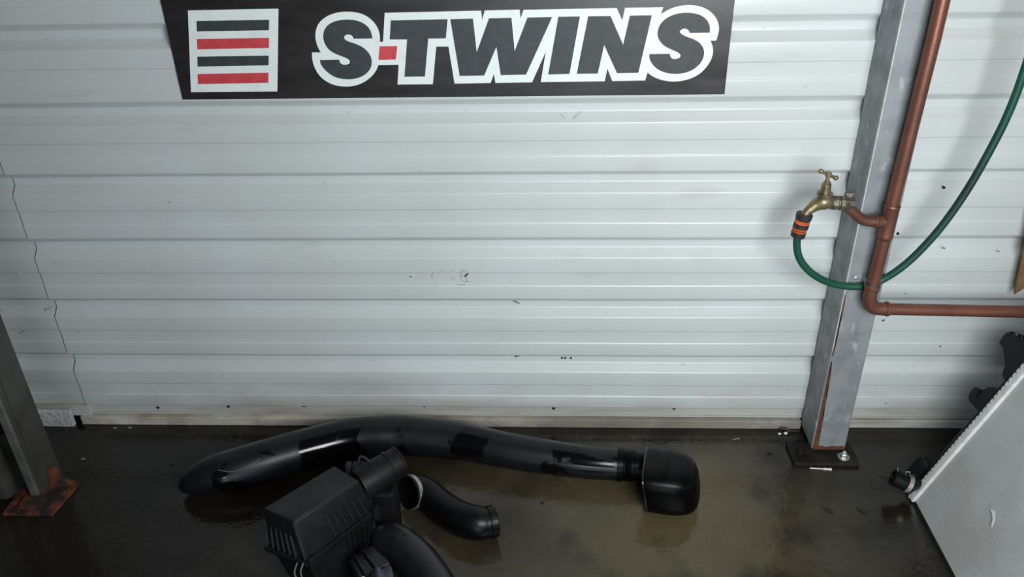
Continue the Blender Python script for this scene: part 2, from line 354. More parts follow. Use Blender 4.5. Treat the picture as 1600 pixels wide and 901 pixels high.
def stroke(x0, y0, x1, y1, wd, m, Y=-0.0016):
    dx, dy = x1-x0, y1-y0; l = math.hypot(dx, dy); nx, ny = -dy/l*wd/2, dx/l*wd/2
    scuff([(x0+nx, y0+ny), (x1+nx*0.6, y1+ny*0.6), (x1-nx*0.6, y1-ny*0.6), (x0-nx, y0-ny)], m, Y)
stroke(801, 469, 812, 474, 2.4, 'mark', 0.0188)
for a in ((726, 432, 732, 427, 3.0), (640, 432, 644, 432.6, 1.6)): stroke(*a, 'mark')
for a in ((676, 424, 675, 434, 1.0), (684, 425, 687, 424, 1.6), (688, 423, 695, 422.5, 1.0), (704, 423, 713, 423, 1.0), (705, 433, 712, 433.5, 0.9), (706, 436, 710, 437, 0.8),
          (719, 422, 720, 433, 0.9), (723, 422, 722, 434, 0.8), (728, 422, 729, 440, 0.9), (721, 422, 730, 422.5, 1.2), (720, 436, 724, 440, 1.0), (727, 440, 735, 440, 1.0),
          (714, 444, 727, 445, 1.0), (680, 443, 683, 446, 0.8), (860, 233, 876, 234, 0.8), (896, 186, 911, 174, 0.7), (876, 178, 884, 186, 0.6), (1038, 190, 1043, 190, 2.0),
          (262, 315, 267, 316, 1.8), (123, 517, 124, 519, 1.8), (30, 520, 40, 517, 1.2), (948, 553, 951, 554, 1.2), (1068, 568, 1069, 571, 1.2), (1232, 608, 1234, 609, 1.3)): stroke(*a, 'faint')
for a in ((1415, 458, 1416, 459, 2.4), (1379, 502, 1383, 499, 2.0), (1469, 541, 1471, 541, 2.4), (1473, 387, 1477, 388, 3.0), (1559, 392, 1562, 393, 2.2), (1384, 630, 1386, 630, 1.6)): stroke(*a, 'mark', -0.003)

for a in ((28, 427, 37, 430, 3.0), (72, 485, 83, 484, 3.2), (65, 451, 70, 457, 2.2), (2, 484, 4, 487, 2.0)): stroke(*a, 'chalk', 0.001)

# ================================================================== SIGN
sg = thing('wall_sign', 'black wall sign with white outlined S-TWINS lettering and striped square logo', 'sign', (-0.2, -0.0055, 0.8615))
sx0, sx1, sz0 = -0.757, 0.3595, 0.8625
board = box('board', sx0, sx1, -0.0085, -0.0055, sz0, 1.19, 'signblack', sg, 0.0006, 1)
def crop_pts(ox, sc, pts): return [(ox+x/sc, y/sc) for x, y in pts]
c1 = lambda p: crop_pts(480, 6.005, p); c2 = lambda p: crop_pts(600, 6.005, p); c3 = lambda p: crop_pts(780, 6.005, p); c4 = lambda p: crop_pts(950, 6.005, p)
ca = lambda p: crop_pts(250, 3.5556, p)
def rounded(pts, it=2, corner=38):
    """corner cutting that leaves real corners alone"""
    P = [(Vector(p), None) for p in pts]; P = [p for p, _ in P]; n = len(P); keep = []
    for i in range(n):
        a, b_, c = P[i-1], P[i], P[(i+1) % n]; keep.append((b_-a).angle(c-b_, 0) > math.radians(corner))
    for _ in range(it):
        Q, K = [], []; n = len(P)
        for i in range(n):
            if keep[i]: Q.append(P[i]); K.append(True)
            else: Q += [P[i]*0.75+P[i-1]*0.25, P[i]*0.75+P[(i+1) % n]*0.25]; K += [False, False]
        P, keep = Q, K
    return [tuple(p) for p in P]
def sign_shape(name, px, y, m, parent=sg, smooth=False, corner=38):
    if smooth: px = rounded(px, 2, corner)
    return wall_poly(name, [(W(a, b_, y).x, W(a, b_, y).z) for a, b_ in px], y, 0.0005, m, parent)
Y1, Y2 = -0.0090, -0.0095
sq = sign_shape('logo_square', ca([(155, 58), (658, 48), (652, 508), (172, 512)]), Y1, 'signwhite')
sign_shape('stripe', ca([(203, 117), (606, 110), (605, 168), (205, 175)]), Y2, 'signchar')
sign_shape('stripe', ca([(205, 217), (606, 210), (605, 266), (207, 274)]), Y2, 'signred')
sign_shape('stripe', ca([(207, 315), (604, 309), (603, 363), (209, 370)]), Y2, 'signchar')
sign_shape('stripe', ca([(209, 411), (603, 404), (602, 460), (211, 467)]), Y2, 'signred')
outer = (c1([(45, 492), (128, 492), (92, 430), (74, 340), (85, 260), (122, 198), (190, 147), (280, 116), (380, 107), (480, 118), (560, 150), (625, 205), (665, 265), (682, 330), (682, 391), (712, 391), (727, 120)])
         + c2([(912, 100), (920, 187), (945, 98)]) + c3([(192, 90), (200, 173), (228, 92), (1103, 75), (1155, 193)])
         + c4([(160, 73), (518, 68), (498, 132), (560, 92), (650, 58), (770, 44), (880, 62), (960, 105), (1015, 165), (1042, 240), (1040, 300), (1015, 381), (962, 381), (985, 440), (986, 505), (960, 580), (900, 660), (820, 720), (720, 755), (620, 767), (520, 756), (430, 725), (370, 681), (348, 755), (40, 760)])
         + c3([(1015, 643), (990, 762), (390, 770), (437, 486), (308, 772)]) + c2([(1045, 778), (1032, 693), (1000, 778), (662, 784), (605, 437), (490, 437), (458, 790), (127, 793), (138, 607)])
         + c1([(668, 611), (650, 660), (600, 725), (520, 780), (440, 806), (370, 814), (280, 806), (195, 775), (120, 720), (70, 640), (46, 560)]))
sign_shape('lettering_outline', outer, Y1, 'signwhite', smooth=True, corner=40)
S1 = c1([(612, 361), (435, 363), (428, 342), (408, 326), (378, 322), (352, 334), (345, 355), (360, 378), (392, 391), (455, 411), (522, 442), (577, 492), (605, 550), (606, 610), (585, 662), (532, 710), (460, 738), (380, 746), (290, 735), (220, 703), (160, 650), (128, 605), (119, 564), (300, 560), (305, 585), (325, 605), (370, 608), (398, 595), (401, 570), (380, 550), (330, 530), (250, 500), (190, 455), (155, 390), (148, 330), (163, 270), (210, 220), (290, 190), (380, 182), (470, 192), (550, 230), (597, 285)])
S2 = c4([(955, 306), (768, 309), (755, 282), (725, 266), (690, 274), (673, 298), (690, 322), (740, 345), (800, 365), (860, 400), (895, 445), (905, 500), (890, 560), (850, 615), (790, 660), (710, 688), (630, 695), (550, 687), (470, 655), (415, 605), (388, 550), (388, 508), (580, 505), (585, 535), (605, 552), (640, 554), (675, 540), (682, 520), (665, 495), (620, 475), (540, 440), (490, 395), (465, 340), (465, 290), (490, 225), (545, 170), (620, 135), (700, 120), (790, 120), (870, 140), (930, 185), (958, 245)])
sign_shape('letter_s', S1, Y2, 'signchar', smooth=True, corner=48)
sign_shape('dash', c1([(680, 435), (845, 432), (832, 558), (668, 563)]), Y2, 'signred')
sign_shape('letter_t', c2([(65, 192), (597, 180), (580, 360), (415, 362), (384, 718), (192, 720), (217, 370), (53, 370)]), Y2, 'signchar')
sign_shape('letter_w', c2([(622, 180), (835, 175), (870, 490), (985, 172)])+c3([(115, 168), (145, 480), (265, 165), (497, 160), (252, 700), (15, 705)])+c2([(1055, 440), (940, 708), (710, 712)]), Y2, 'signchar')
sign_shape('letter_i', c3([(555, 158), (757, 155), (660, 693), (460, 698)]), Y2, 'signchar')
sign_shape('letter_n', c3([(835, 153), (1045, 150), (1163, 420)])+c4([(205, 147), (412, 143), (285, 683), (85, 687)])+c3([(985, 422), (925, 690), (728, 692)]), Y2, 'signchar')
sign_shape('letter_s', S2, Y2, 'signchar', smooth=True, corner=48)

# ================================================================== RIGHT STEEL COLUMN
CX0, CX1, CY0, CY1 = 0.641, 0.722, -0.100, -0.002
col = thing('steel_column', 'grey galvanised box column with rust-streaked corner bolted to the floor', 'column', (0.68, -0.05, 0.0))
post = box('post', CX0, CX1, CY0, CY1, 0.0102, 2.60, 'galv', col, 0.004, 2)
# flame-cut weld seam: rust streak up the front left corner, thin strips proud of the steel
def strip_on_front(name, pts, m, y=CY0-0.0006):
    bm = bmesh.new(); f_ = [bm.verts.new((x, y, z)) for x, z in pts]; b_ = [bm.verts.new((x, y+0.0009, z)) for x, z in pts]; n = len(pts)
    bm.faces.new(f_); bm.faces.new(list(reversed(b_)))
    for i in range(n): bm.faces.new([f_[i], b_[i], b_[(i+1) % n], f_[(i+1) % n]])
    bmesh.ops.triangulate(bm, faces=[f for f in bm.faces if len(f.verts) > 4])
    return bm_obj(name, bm, m, col)
zs = [0.0105+0.0185*i for i in range(15)]
L_ = [(CX0+0.0035, z) for z in zs]; R_ = [(CX0+0.0055+max(0.0, 0.011*(1-(z/0.30)))+0.003*noise.noise((z*30, 1, 2)), z) for z in zs]
strip_on_front('rust_streak', L_+R_[::-1], 'rust')
zs = [0.285+0.02*i for i in range(9)]
L_ = [(CX0+0.0038, z) for z in zs]; R_ = [(CX0+0.0062+0.0025*noise.noise((z*25, 5, 2)), z) for z in zs]
strip_on_front('rust_streak', L_+R_[::-1], 'rust')
xs = [CX0+0.003+0.0075*i for i in range(11)]
strip_on_front('rust_streak', [(x, 0.0105) for x in xs]+[(x, 0.020+0.006*noise.noise((x*60, 2, 7))+0.01*max(0, 1-(x-CX0)/0.03)) for x in xs[::-1]], 'rust', CY0-0.0009)
box('weld_seam', CX0+0.0015, CX0+0.0032, CY0-0.0012, CY0+0.002, 0.30, 2.55, 'alu', col, 0.0005, 1)
bp_ = box('base_plate', 0.588, 0.742, -0.152, -0.072, 0.0, 0.010, 'plate', col, 0.0015, 1)
def anchor(x, y, m):
    h = lathe('anchor_bolt', (x, y, 0.0101), (0, 0, 1), [(0, 0.0125), (0.0022, 0.0125), (0.0022, 0.0085), (0.0105, 0.0085), (0.0118, 0.0070), (0.0118, 0.0048), (0.0165, 0.0048), (0.0175, 0.004)], m, col, 6)
    lathe('washer', (x, y, 0.0101), (0, 0, 1), [(0, 0.0138), (0.002, 0.0138)], m, h, 20)
p = F(1318, 713, 0.012); anchor(p.x, p.y, 'bolt')
p = F(1250, 709, 0.012); anchor(p.x, p.y, 'plate')

# ================================================================== LEFT UPRIGHT
up_ = thing('steel_upright', 'dark olive steel upright with a rusted foot plate beside the left seam', 'upright', (-1.20, -0.24, 0))
UY0, UY1, UXR, UXL = -0.292, -0.196, -1.175, -1.250
box('side_flange', UXR-0.005, UXR, UY0+0.006, UY1, 0.0082, 2.4, 'olive', up_, 0.001, 1)
box('lip', UXR-0.018, UXR+0.0005, UY0-0.002, UY0+0.0055, 0.0082, 2.4, 'olive_pale', up_, 0.0015, 2)
box('web', UXL, UXR-0.0055, UY1-0.006, UY1, 0.0082, 2.4, 'olive', up_)
tube('side_tube', [(UXL-0.014, UY0+0.02, 0.0082), (UXL-0.014, UY0+0.02, 2.4)], 0.022, 'olive', up_, 20)
box('rib', UXR, UXR+0.0022, UY0+0.022, UY0+0.050, 0.04, 2.4, 'olive', up_, 0.0008, 1)
fp = hexa('foot_plate', [(-1.240, -0.338, 0), (-1.124, -0.337, 0), (-1.110, -0.235, 0), (-1.245, -0.185, 0),
                         (-1.240, -0.338, 0.008), (-1.124, -0.337, 0.008), (-1.110, -0.235, 0.008), (-1.245, -0.185, 0.008)], 'rust_bright', up_, 0.001, 1)
hexa('gusset', [(UXR+0.001, -0.252, 0.0082), (-1.125, -0.247, 0.0082), (-1.125, -0.241, 0.0082), (UXR+0.001, -0.246, 0.0082),
                (UXR+0.001, -0.236, 0.052), (-1.160, -0.236, 0.050), (-1.160, -0.230, 0.050), (UXR+0.001, -0.230, 0.052)], 'rust_bright', up_)
hexa('gusset', [(-1.215, -0.322, 0.0082), (-1.155, -0.322, 0.0082), (-1.155, UY0-0.003, 0.0082), (-1.215, UY0-0.003, 0.0082),
                (-1.205, -0.305, 0.022), (-1.160, -0.305, 0.024), (-1.160, UY0-0.003, 0.024), (-1.205, UY0-0.003, 0.022)], 'rust_bright', up_)
box('cross_rail', -1.75, UXL-0.002, -0.193, -0.160, 0.118, 0.178, 'olive', up_, 0.002, 1)
blk = hexa('white_block', [(-1.345, -0.022, 0), (-1.232, -0.024, 0), (-1.232, -0.010, 0), (-1.345, -0.010, 0),
                           (-1.345, -0.021, 0.050), (-1.232, -0.022, 0.0485), (-1.232, -0.0095, 0.0485), (-1.345, -0.0095, 0.050)], 'block', None, 0.002, 2)
tag(blk, 'rough white painted block leaning at the foot of the left sheet', 'block')

# ================================================================== COPPER PIPE
PY = -0.137
cp = thing('copper_pipe', 'reddish copper water pipe running down the column and off to the right', 'pipe', (0.69, PY, 0.45))
R = 0.0128
X_ = 0.686; ZT = W(1385, 345, PY).z; ZB = W(1357, 470, PY).z
tube('riser', [(0.6945, PY, 2.40), (0.6925, PY, 1.0), (X_, PY, ZT+0.03)], R, cp and 'copper', cp, 20)
tube('lower_riser', [(X_, PY, ZT-0.04), (X_-0.003, PY, ZB+0.032)], R, 'copper', cp, 20)
tee = lathe('tee_fitting', (X_+0.0005, PY, ZT+0.036), (-0.01, 0, -1), [(0, 0.0146), (0.0035, 0.0158), (0.006, 0.0148), (0.066, 0.0148), (0.0695, 0.0158), (0.073, 0.0146)], 'copper', cp)
lathe('tee_branch', (X_-0.008, PY, ZT-0.001), (-1, 0, 0), [(0, 0.0128), (0.016, 0.0128), (0.018, 0.0138), (0.021, 0.0124)], 'copper', tee)
tapj = W(1322, 319, PY)
tube('branch_bend', [(X_-0.024, PY, ZT-0.001), (X_-0.040, PY, ZT-0.0005), (X_-0.054, PY, ZT+0.004), (X_-0.066, PY, ZT+0.013), (tapj.x+0.004, PY, tapj.z-0.006), (tapj.x-0.001, PY, tapj.z+0.001)], [0.0108]*6, 'copper', cp, 18, n=6)
xe = X_-0.0035
el = tube('elbow_fitting', [(xe, PY, ZB+0.034), (xe, PY, ZB+0.012), (xe+0.004, PY, ZB-0.006), (xe+0.014, PY, ZB-0.0165), (xe+0.030, PY, ZB-0.0195), (xe+0.046, PY, ZB-0.0200)], 0.0142, 'copper', cp, 20, n=6)
lathe('ring', (xe, PY, ZB+0.040), (0, 0, -1), [(0, 0.014), (0.002, 0.0162), (0.007, 0.0162), (0.009, 0.0144)], 'copper', el)
lathe('ring', (xe+0.037, PY, ZB-0.0198), (1, 0, -0.01), [(0, 0.0144), (0.002, 0.0162), (0.007, 0.0162), (0.009, 0.014)], 'copper', el)
pe = W(1600, 487, PY)
tube('horizontal_run', [(xe+0.044, PY, ZB-0.0200), (pe.x, PY, pe.z), (pe.x+(pe.x-xe)*3, PY, pe.z-0.03)], R, 'copper', cp, 20)
# clip holding the riser
cz = W(1337, 434, -0.102).z
clip = box('pipe_clip', 0.652, 0.674, CY0-0.0026, CY0-0.0002, cz-0.010, cz+0.010, 'galv', cp, 0.0007, 1)
lathe('screw', (0.660, CY0-0.0026, cz), (0, -1, 0), [(0, 0.0045), (0.001, 0.0045), (0.002, 0.003)], 'bolt', clip, 12)
box('clip_arm', 0.672, 0.6745, PY, CY0-0.0027, cz-0.002, cz+0.010, 'galv', clip)
lathe('clip_ring', (X_-0.002, PY, cz-0.010), (0, 0, 1), [(0, 0.0144), (0.020, 0.0144)], 'tarnish', clip)

# ================================================================== TAP
tb = W(1287, 313, PY)
tap = thing('garden_tap', 'aged brass garden tap with a T-handle left of the column', 'tap', tb)
tb_inlet = W(1322, 320, PY)
body = tube('body', [(tb.x+0.016, PY, tb.z-0.004), (tb.x, PY, tb.z-0.003), (tb.x-0.014, PY, tb.z-0.010), (tb.x-0.027, PY-0.002, tb.z-0.021), (tb.x-0.033, PY-0.003, tb.z-0.030)],
            [0.0125, 0.0165, 0.0125, 0.0095, 0.0088], 'brass', tap, 20, n=6)
lathe('inlet_nut', (tb.x+0.014, PY, tb.z-0.0045), (1, 0, -0.06), [(0, 0.0125), (0.003, 0.0150), (0.012, 0.0150), (0.014, 0.0118), (0.017, 0.0118), (0.018, 0.0155), (0.026, 0.0155), (0.028, 0.0128), (0.046, 0.0128)], 'tarnish', tap, 8)
lathe('bonnet', (tb.x+0.000, PY, tb.z+0.008), (0, 0, 1), [(0, 0.0135), (0.006, 0.0150), (0.009, 0.0150), (0.009, 0.0100), (0.028, 0.0092), (0.030, 0.0065), (0.033, 0.0065)], 'brass', tap, 20)
lathe('packing_ring', (tb.x, PY, tb.z+0.0135), (0, 0, 1), [(0, 0.0154), (0.0035, 0.0154)], 'tarnish', tap, 20)
st = lathe('spindle', (tb.x, PY, tb.z+0.040), (0.0, 0, 1), [(0, 0.0038), (0.010, 0.0038), (0.011, 0.0058), (0.019, 0.0058), (0.021, 0.004)], 'brass', tap, 16)
hz = tb.z+0.0550
tube('handle_bar', [(tb.x-0.012, PY+0.010, hz+0.003), (tb.x, PY, hz), (tb.x+0.012, PY-0.010, hz-0.003)], 0.0032, 'brass', st, 12)
for s in (-1, 1):
    bm = bmesh.new(); bmesh.ops.create_uvsphere(bm, u_segments=14, v_segments=8, radius=0.0052, matrix=Matrix.Translation((tb.x+s*0.012, PY-s*0.010, hz-s*0.003)))
    bm_obj('handle_knob', bm, 'brass', st, True)
lp = W(1330, 309, PY)
lug = box('wall_lug', lp.x-0.009, lp.x+0.009, PY+0.006, PY+0.018, lp.z-0.014, lp.z+0.007, 'tarnish', tap, 0.003, 2)
lathe('screw', (lp.x, PY+0.006, lp.z), (0, -1, 0), [(0, 0.0045), (0.0015, 0.0045), (0.0028, 0.003)], 'bolt', lug, 12)
lathe('elbow_cup', (tapj.x-0.004, PY, tapj.z+0.004), (0.62, 0, -0.78), [(0, 0.0135), (0.010, 0.0140), (0.013, 0.0120)], 'tarnish', tap, 18)

# ================================================================== HOSE
hs = thing('garden_hose', 'green garden hose looping from the tap behind the pipe', 'hose', W(1330, 447, -0.12))
c0 = Vector((tb.x-0.0335, PY-0.003, tb.z-0.027)); c1_ = W(1246, 369, PY-0.003); ax = (c1_-c0).normalized(); ln = (c1_-c0).length
def seg_(name, a, b_, prof, m, parent): return lathe(name, c0+ax*(ln*a), ax, [(d*ln*(b_-a), r) for d, r in prof], m, parent, 22)
con = seg_('connector', 0.0, 1.0, [(0, 0.0150), (0.03, 0.0165), (0.22, 0.0160), (0.25, 0.0135), (0.60, 0.0130), (0.95, 0.0118), (1.0, 0.0108)], 'black_conn', hs)
seg_('orange_ring', 0.27, 0.43, [(0, 0.0140), (0.1, 0.0151), (0.9, 0.0149), (1, 0.0138)], 'orange', con)
seg_('grip_ring', 0.435, 0.60, [(0, 0.0140), (0.1, 0.0155), (0.9, 0.0155), (1, 0.0140)], 'black_conn', con)
seg_('orange_ring', 0.605, 0.69, [(0, 0.0140), (0.1, 0.0152), (0.9, 0.0148), (1, 0.0136)], 'orange', con)
seg_('orange_ring', 0.72, 0.79, [(0, 0.0134), (0.1, 0.0146), (0.9, 0.0142), (1, 0.0130)], 'orange', con)
seg_('collar', 0.80, 1.02, [(0, 0.0136), (0.1, 0.0150), (0.9, 0.0142), (1, 0.0125)], 'black_conn', con)
hp = []
for px, py, Y in ((1246.5, 362, PY-0.003), (1245, 385, PY-0.002), (1250, 405, PY), (1264, 423, PY+0.004), (1285, 437, PY+0.014), (1310, 445, -0.1125), (1335, 447.5, -0.1110), (1358, 445, -0.1110), (1380, 436, -0.113),
                  (1404, 421, -0.118), (1432, 397, -0.122), (1470, 355, -0.126), (1509, 300, -0.130), (1545, 238, -0.134), (1575, 178, -0.138), (1600, 112, -0.142), (1630, 15, -0.146), (1655, -90, -0.15)):
    hp.append(W(px, py, Y))
tube('tubing', hp, 0.0078, 'hose', hs, 16, n=6)

# ================================================================== CARDBOARD at the right edge
cq = [W(1585.5, 460, -0.04), W(1640, 425, -0.04), W(1625, 300, -0.04), W(1613, 330, -0.04)]
cb = wall_poly('cardboard_sheet', [(p.x, p.z) for p in cq], -0.04, 0.006, 'card', None)
tag(cb, 'brown cardboard sheet hanging against the wall at the right edge', 'cardboard')

# ================================================================== SNORKEL
sn = thing('snorkel_pipe', 'long bent black plastic air intake snorkel lying along the wall', 'snorkel', (-0.3, -0.15, 0.0))
sp = [(-0.846, -0.268, 0.020, 0.012), (-0.838, -0.264, 0.026, 0.022), (-0.815, -0.258, 0.036, 0.035), (-0.780, -0.248, 0.0455, 0.0450), (-0.735, -0.236, 0.050, 0.0490), (-0.684, -0.214, 0.051, 0.0505), (-0.591, -0.168, 0.051, 0.0505), (-0.483, -0.123, 0.051, 0.0500),
      (-0.399, -0.110, 0.050, 0.0490), (-0.336, -0.107, 0.049, 0.0480), (-0.209, -0.121, 0.046, 0.0450), (-0.083, -0.153, 0.043, 0.0420), (0.068, -0.181, 0.040, 0.0395), (0.168, -0.191, 0.0385, 0.0375)]
q = catmull(sp, 8)
bm = bmesh.new(); sweep(bm, [x[:3] for x in q], [float(x[3]) for x in q], 40)
tb_ = sharp_smooth(bm_obj('tube', bm, 'snorkel', sn), 60)
d = Vector((1, -0.09, -0.02))
lathe('clamp_collar', (0.163, -0.1905, 0.0388), d, [(0, 0.0365), (0.002, 0.0392), (0.014, 0.0392), (0.016, 0.0362), (0.022, 0.0362), (0.024, 0.0375), (0.040, 0.0375), (0.042, 0.034), (0.075, 0.033)], 'head', sn, 32)
# raised seams moulded on the tube
def on_tube(i, ang):
    P0 = Vector(q[i][:3]); T = (Vector(q[min(i+1, len(q)-1)][:3])-Vector(q[i-1][:3])).normalized(); s_ = T.cross(Vector((0, 0, 1))).normalized(); u_ = s_.cross(T)
    return P0+(s_*math.cos(ang)+u_*math.sin(ang))*(q[i][3]+0.0002)
tube('moulded_edge', [on_tube(i, 0.95-0.0*i-0.35*math.sin((i-28)/14*math.pi)) for i in range(29, 42)], 0.0011, 'moulding', sn, 6, n=3)
# the ram head lying on its side: D-shaped scoop, open side to the left
hd = []
stn = []
HX, HY, HZ = 0.217, -0.222, 0.0
bm = bmesh.new(); rings = []; nseg = 40
ex = Vector((0.955, -0.19, 0.20)).normalized(); ey = Vector((0.19, 0.955, 0)).normalized(); ez = ex.cross(ey); O = Vector((0.231, -0.250, 0.053))
for t, sy, sz in ((0.000, 1.00, 1.00), (0.004, 1.01, 1.01), (0.020, 1.01, 1.02), (0.045, 1.00, 1.02), (0.068, 0.965, 1.00), (0.086, 0.90, 0.95), (0.099, 0.80, 0.86), (0.108, 0.64, 0.70), (0.113, 0.44, 0.50), (0.1155, 0.2, 0.22)):
    ring = []
    for k in range(nseg):
        a = 2*math.pi*k/nseg; ca_, sa_ = math.cos(a), math.sin(a)
        y = 0.072*sy*math.copysign(abs(ca_)**0.55, ca_); z = 0.052*sz*math.copysign(abs(sa_)**0.55, sa_)
        pnt = O+ex*t+ey*y+ez*(z*(1.0-0.10*(y/0.072)))-Vector((0, 0, 0.20*t)); ring.append(bm.verts.new((pnt.x, pnt.y, max(0.0006, pnt.z))))
    rings.append(ring)
for i in range(len(rings)-1):
    for k in range(nseg): bm.faces.new([rings[i][k], rings[i][(k+1) % nseg], rings[i+1][(k+1) % nseg], rings[i+1][k]])
bm.faces.new(rings[-1])
# inset dark mouth
inner = [bm.verts.new((O+(v.co-O)*0.93)) for v in rings[0]]
deep = [bm.verts.new((O+(v.co-O)*0.90)+ex*0.05) for v in rings[0]]
for k in range(nseg):
    bm.faces.new([rings[0][(k+1) % nseg], rings[0][k], inner[k], inner[(k+1) % nseg]]); bm.faces.new([inner[(k+1) % nseg], inner[k], deep[k], deep[(k+1) % nseg]])
bm.faces.new(deep)
rim_pts = [tuple(v.co-ex*0.0015) for v in rings[0]]
head = sharp_smooth(bm_obj('scoop_head', bm, 'head', sn), 50)
tube('rim', rim_pts+[rim_pts[0]], 0.0022, 'gloss', head, 8)
# ================================================================== AIRBOX
ab = thing('air_filter_box', 'dusty black plastic car air filter box with ribbed lid', 'air box', (-0.46, -0.46, 0.0))
A, B_, C_, D_ = F(411, 795, 0.2), F(523, 727, 0.2), F(562, 751, 0.2), F(459, 815, 0.2)
A2, D2, C2, B2 = F(417, 851, 0.12), F(481, 876, 0.12), F(587, 793, 0.12), Vector((-0.452, -0.362, 0.12))
lid = hexa('lid', [A2, D2, C2, B2, A, D_, C_, B_], 'airbox', ab, 0.005, 3, True); sharp_smooth(lid, 30)
cen = (A+B_+C_+D_)/4
tp = [cen+(p_-cen)*0.97+Vector((0, 0, 0.0004)) for p_ in (A, D_, C_, B_)]
hexa('lid_panel', [p_-Vector((0, 0, 0.004)) for p_ in tp]+[p_+Vector((0, 0, 0.0012)) for p_ in tp], 'lidtop', lid, 0.001, 1)
def face_rib(P, Q, P2, Q2, t, v0, v1, wdt, proud, m):
    """a slim rib on the side face P-Q (top) P2-Q2 (bottom) at fraction t"""
    n = (Q-P).cross(P2-P).normalized()
    if n.dot(P-cen) < 0: n = -n
    u_ = (Q-P).normalized()*wdt/2
    a = P.lerp(Q, t); b_ = P2.lerp(Q2, t); s, e = a.lerp(b_, v0), a.lerp(b_, v1)
    return hexa('rib', [e-u_-n*0.003, e+u_-n*0.003, e+u_+n*proud, e-u_+n*proud, s-u_-n*0.003, s+u_-n*0.003, s+u_+n*proud*0.6, s-u_+n*proud*0.6], m, lid, 0.0005, 1)
for t in (0.40, 0.49, 0.58, 0.68, 0.77, 0.86): face_rib(D_, C_, D2, C2, t, 0.30, 0.92, 0.0020, 0.0055, 'lidtop')
for t in (0.05, 0.19, 0.33, 0.47, 0.61, 0.75): face_rib(A, D_, A2, D2, t, 0.42 if t > 0.1 else 0.30, 0.97, 0.0022, 0.006, 'lidtop')
face_rib(A, D_, A2, D2, 0.965, 0.02, 0.99, 0.0042, 0.004, 'lidtop')
c2_ = (A2+B2+C2+D2)/4
rimp = [c2_+(p_-c2_)*1.07 for p_ in (A2, D2, C2, B2)]
hexa('flange', [p_-Vector((0, 0, 0.012)) for p_ in rimp]+[p_ for p_ in rimp], 'airbox', ab, 0.002, 2)
lowb = [c2_+(p_-c2_)*0.95-Vector((0, 0, 0.0125)) for p_ in (A2, D2, C2, B2)]
low0 = [c2_+(p_-c2_)*0.78 for p_ in (A2, D2, C2, B2)]
lo = hexa('lower_case', [Vector((p_.x+0.012, p_.y-0.006, 0.0)) for p_ in low0]+lowb, 'airbox', ab, 0.004, 2)
for t in (0.55, 0.63, 0.71, 0.79, 0.87):
    a, b_ = lowb[1].lerp(lowb[2], t), Vector((low0[1].x+0.012, low0[1].y-0.006, 0.0)).lerp(Vector((low0[2].x+0.012, low0[2].y-0.006, 0)), t)
    n = Vector((0.8, -0.6, 0.1)); u_ = (lowb[2]-lowb[1]).normalized()*0.0014; s, e = a.lerp(b_, 0.06), a.lerp(b_, 0.6)
    hexa('rib', [e-u_-n*0.003, e+u_-n*0.003, e+u_+n*0.005, e-u_+n*0.005, s-u_-n*0.003, s+u_-n*0.003, s+u_+n*0.005, s-u_+n*0.005], 'airbox', lo, 0.0005, 1)
# wire clip at the near corner and latch lugs along the flange
k = rimp[1]
for dx in (0, 0.012):
    tube('spring_clip', [(k.x-0.020+dx, k.y+0.004, k.z-0.002), (k.x-0.026+dx, k.y-0.004, k.z-0.020), (k.x-0.022+dx, k.y-0.006, k.z-0.036), (k.x-0.012+dx, k.y-0.008, k.z-0.040)], 0.0016, 'steel', ab, 8, n=4)
for t, wd in ((0.06, 0.018), (0.93, 0.016)):
    pnt = rimp[1].lerp(rimp[2], t); u_ = (rimp[2]-rimp[1]).normalized(); n = Vector((u_.y, -u_.x, 0)); z0, z1 = Vector((0, 0, -0.022)), Vector((0, 0, 0.010))
    hexa('latch_lug', [pnt-u_*wd/2+z0, pnt+u_*wd/2+z0, pnt+u_*wd/2+n*0.008+z0, pnt-u_*wd/2+n*0.008+z0, pnt-u_*wd/2+z1, pnt+u_*wd/2+z1, pnt+u_*wd/2+n*0.006+z1, pnt-u_*wd/2+n*0.006+z1], 'airbox', ab, 0.0015, 2)
# outlet neck with the sensor
na, nb = F(560, 759, 0.155), F(613, 727, 0.160)
ax = (nb-na).normalized()
nk = lathe('outlet_neck', na, ax, [(0, 0.036), (0.004, 0.037), ((nb-na).length-0.012, 0.034), ((nb-na).length-0.012, 0.0362), ((nb-na).length-0.006, 0.0362), ((nb-na).length-0.006, 0.0335), ((nb-na).length+0.012, 0.0335), ((nb-na).length+0.014, 0.0352), ((nb-na).length+0.019, 0.0345), ((nb-na).length+0.019, 0.030), ((nb-na).length-0.02, 0.029)], 'airbox', ab, 32)
box('neck_foot', -0.372, -0.322, -0.392, -0.338, 0.0, 0.130, 'airbox', ab, 0.006, 2)
sb = F(560, 727, 0.185)
sen = box('sensor', sb.x-0.014, sb.x+0.010, sb.y-0.010, sb.y+0.012, 0.165, 0.187, 'airbox', ab, 0.002, 2)
box('sensor_plug', sb.x-0.026, sb.x-0.0145, sb.y-0.010, sb.y+0.006, 0.170, 0.192, 'lidtop', sen, 0.002, 2)
tube('sensor_wire', [(sb.x-0.002, sb.y+0.006, 0.186), (sb.x+0.003, sb.y+0.012, 0.199), (sb.x+0.016, sb.y+0.010, 0.195), (sb.x+0.024, sb.y+0.004, 0.188)], 0.0026, 'lidtop', sen, 8, n=4)

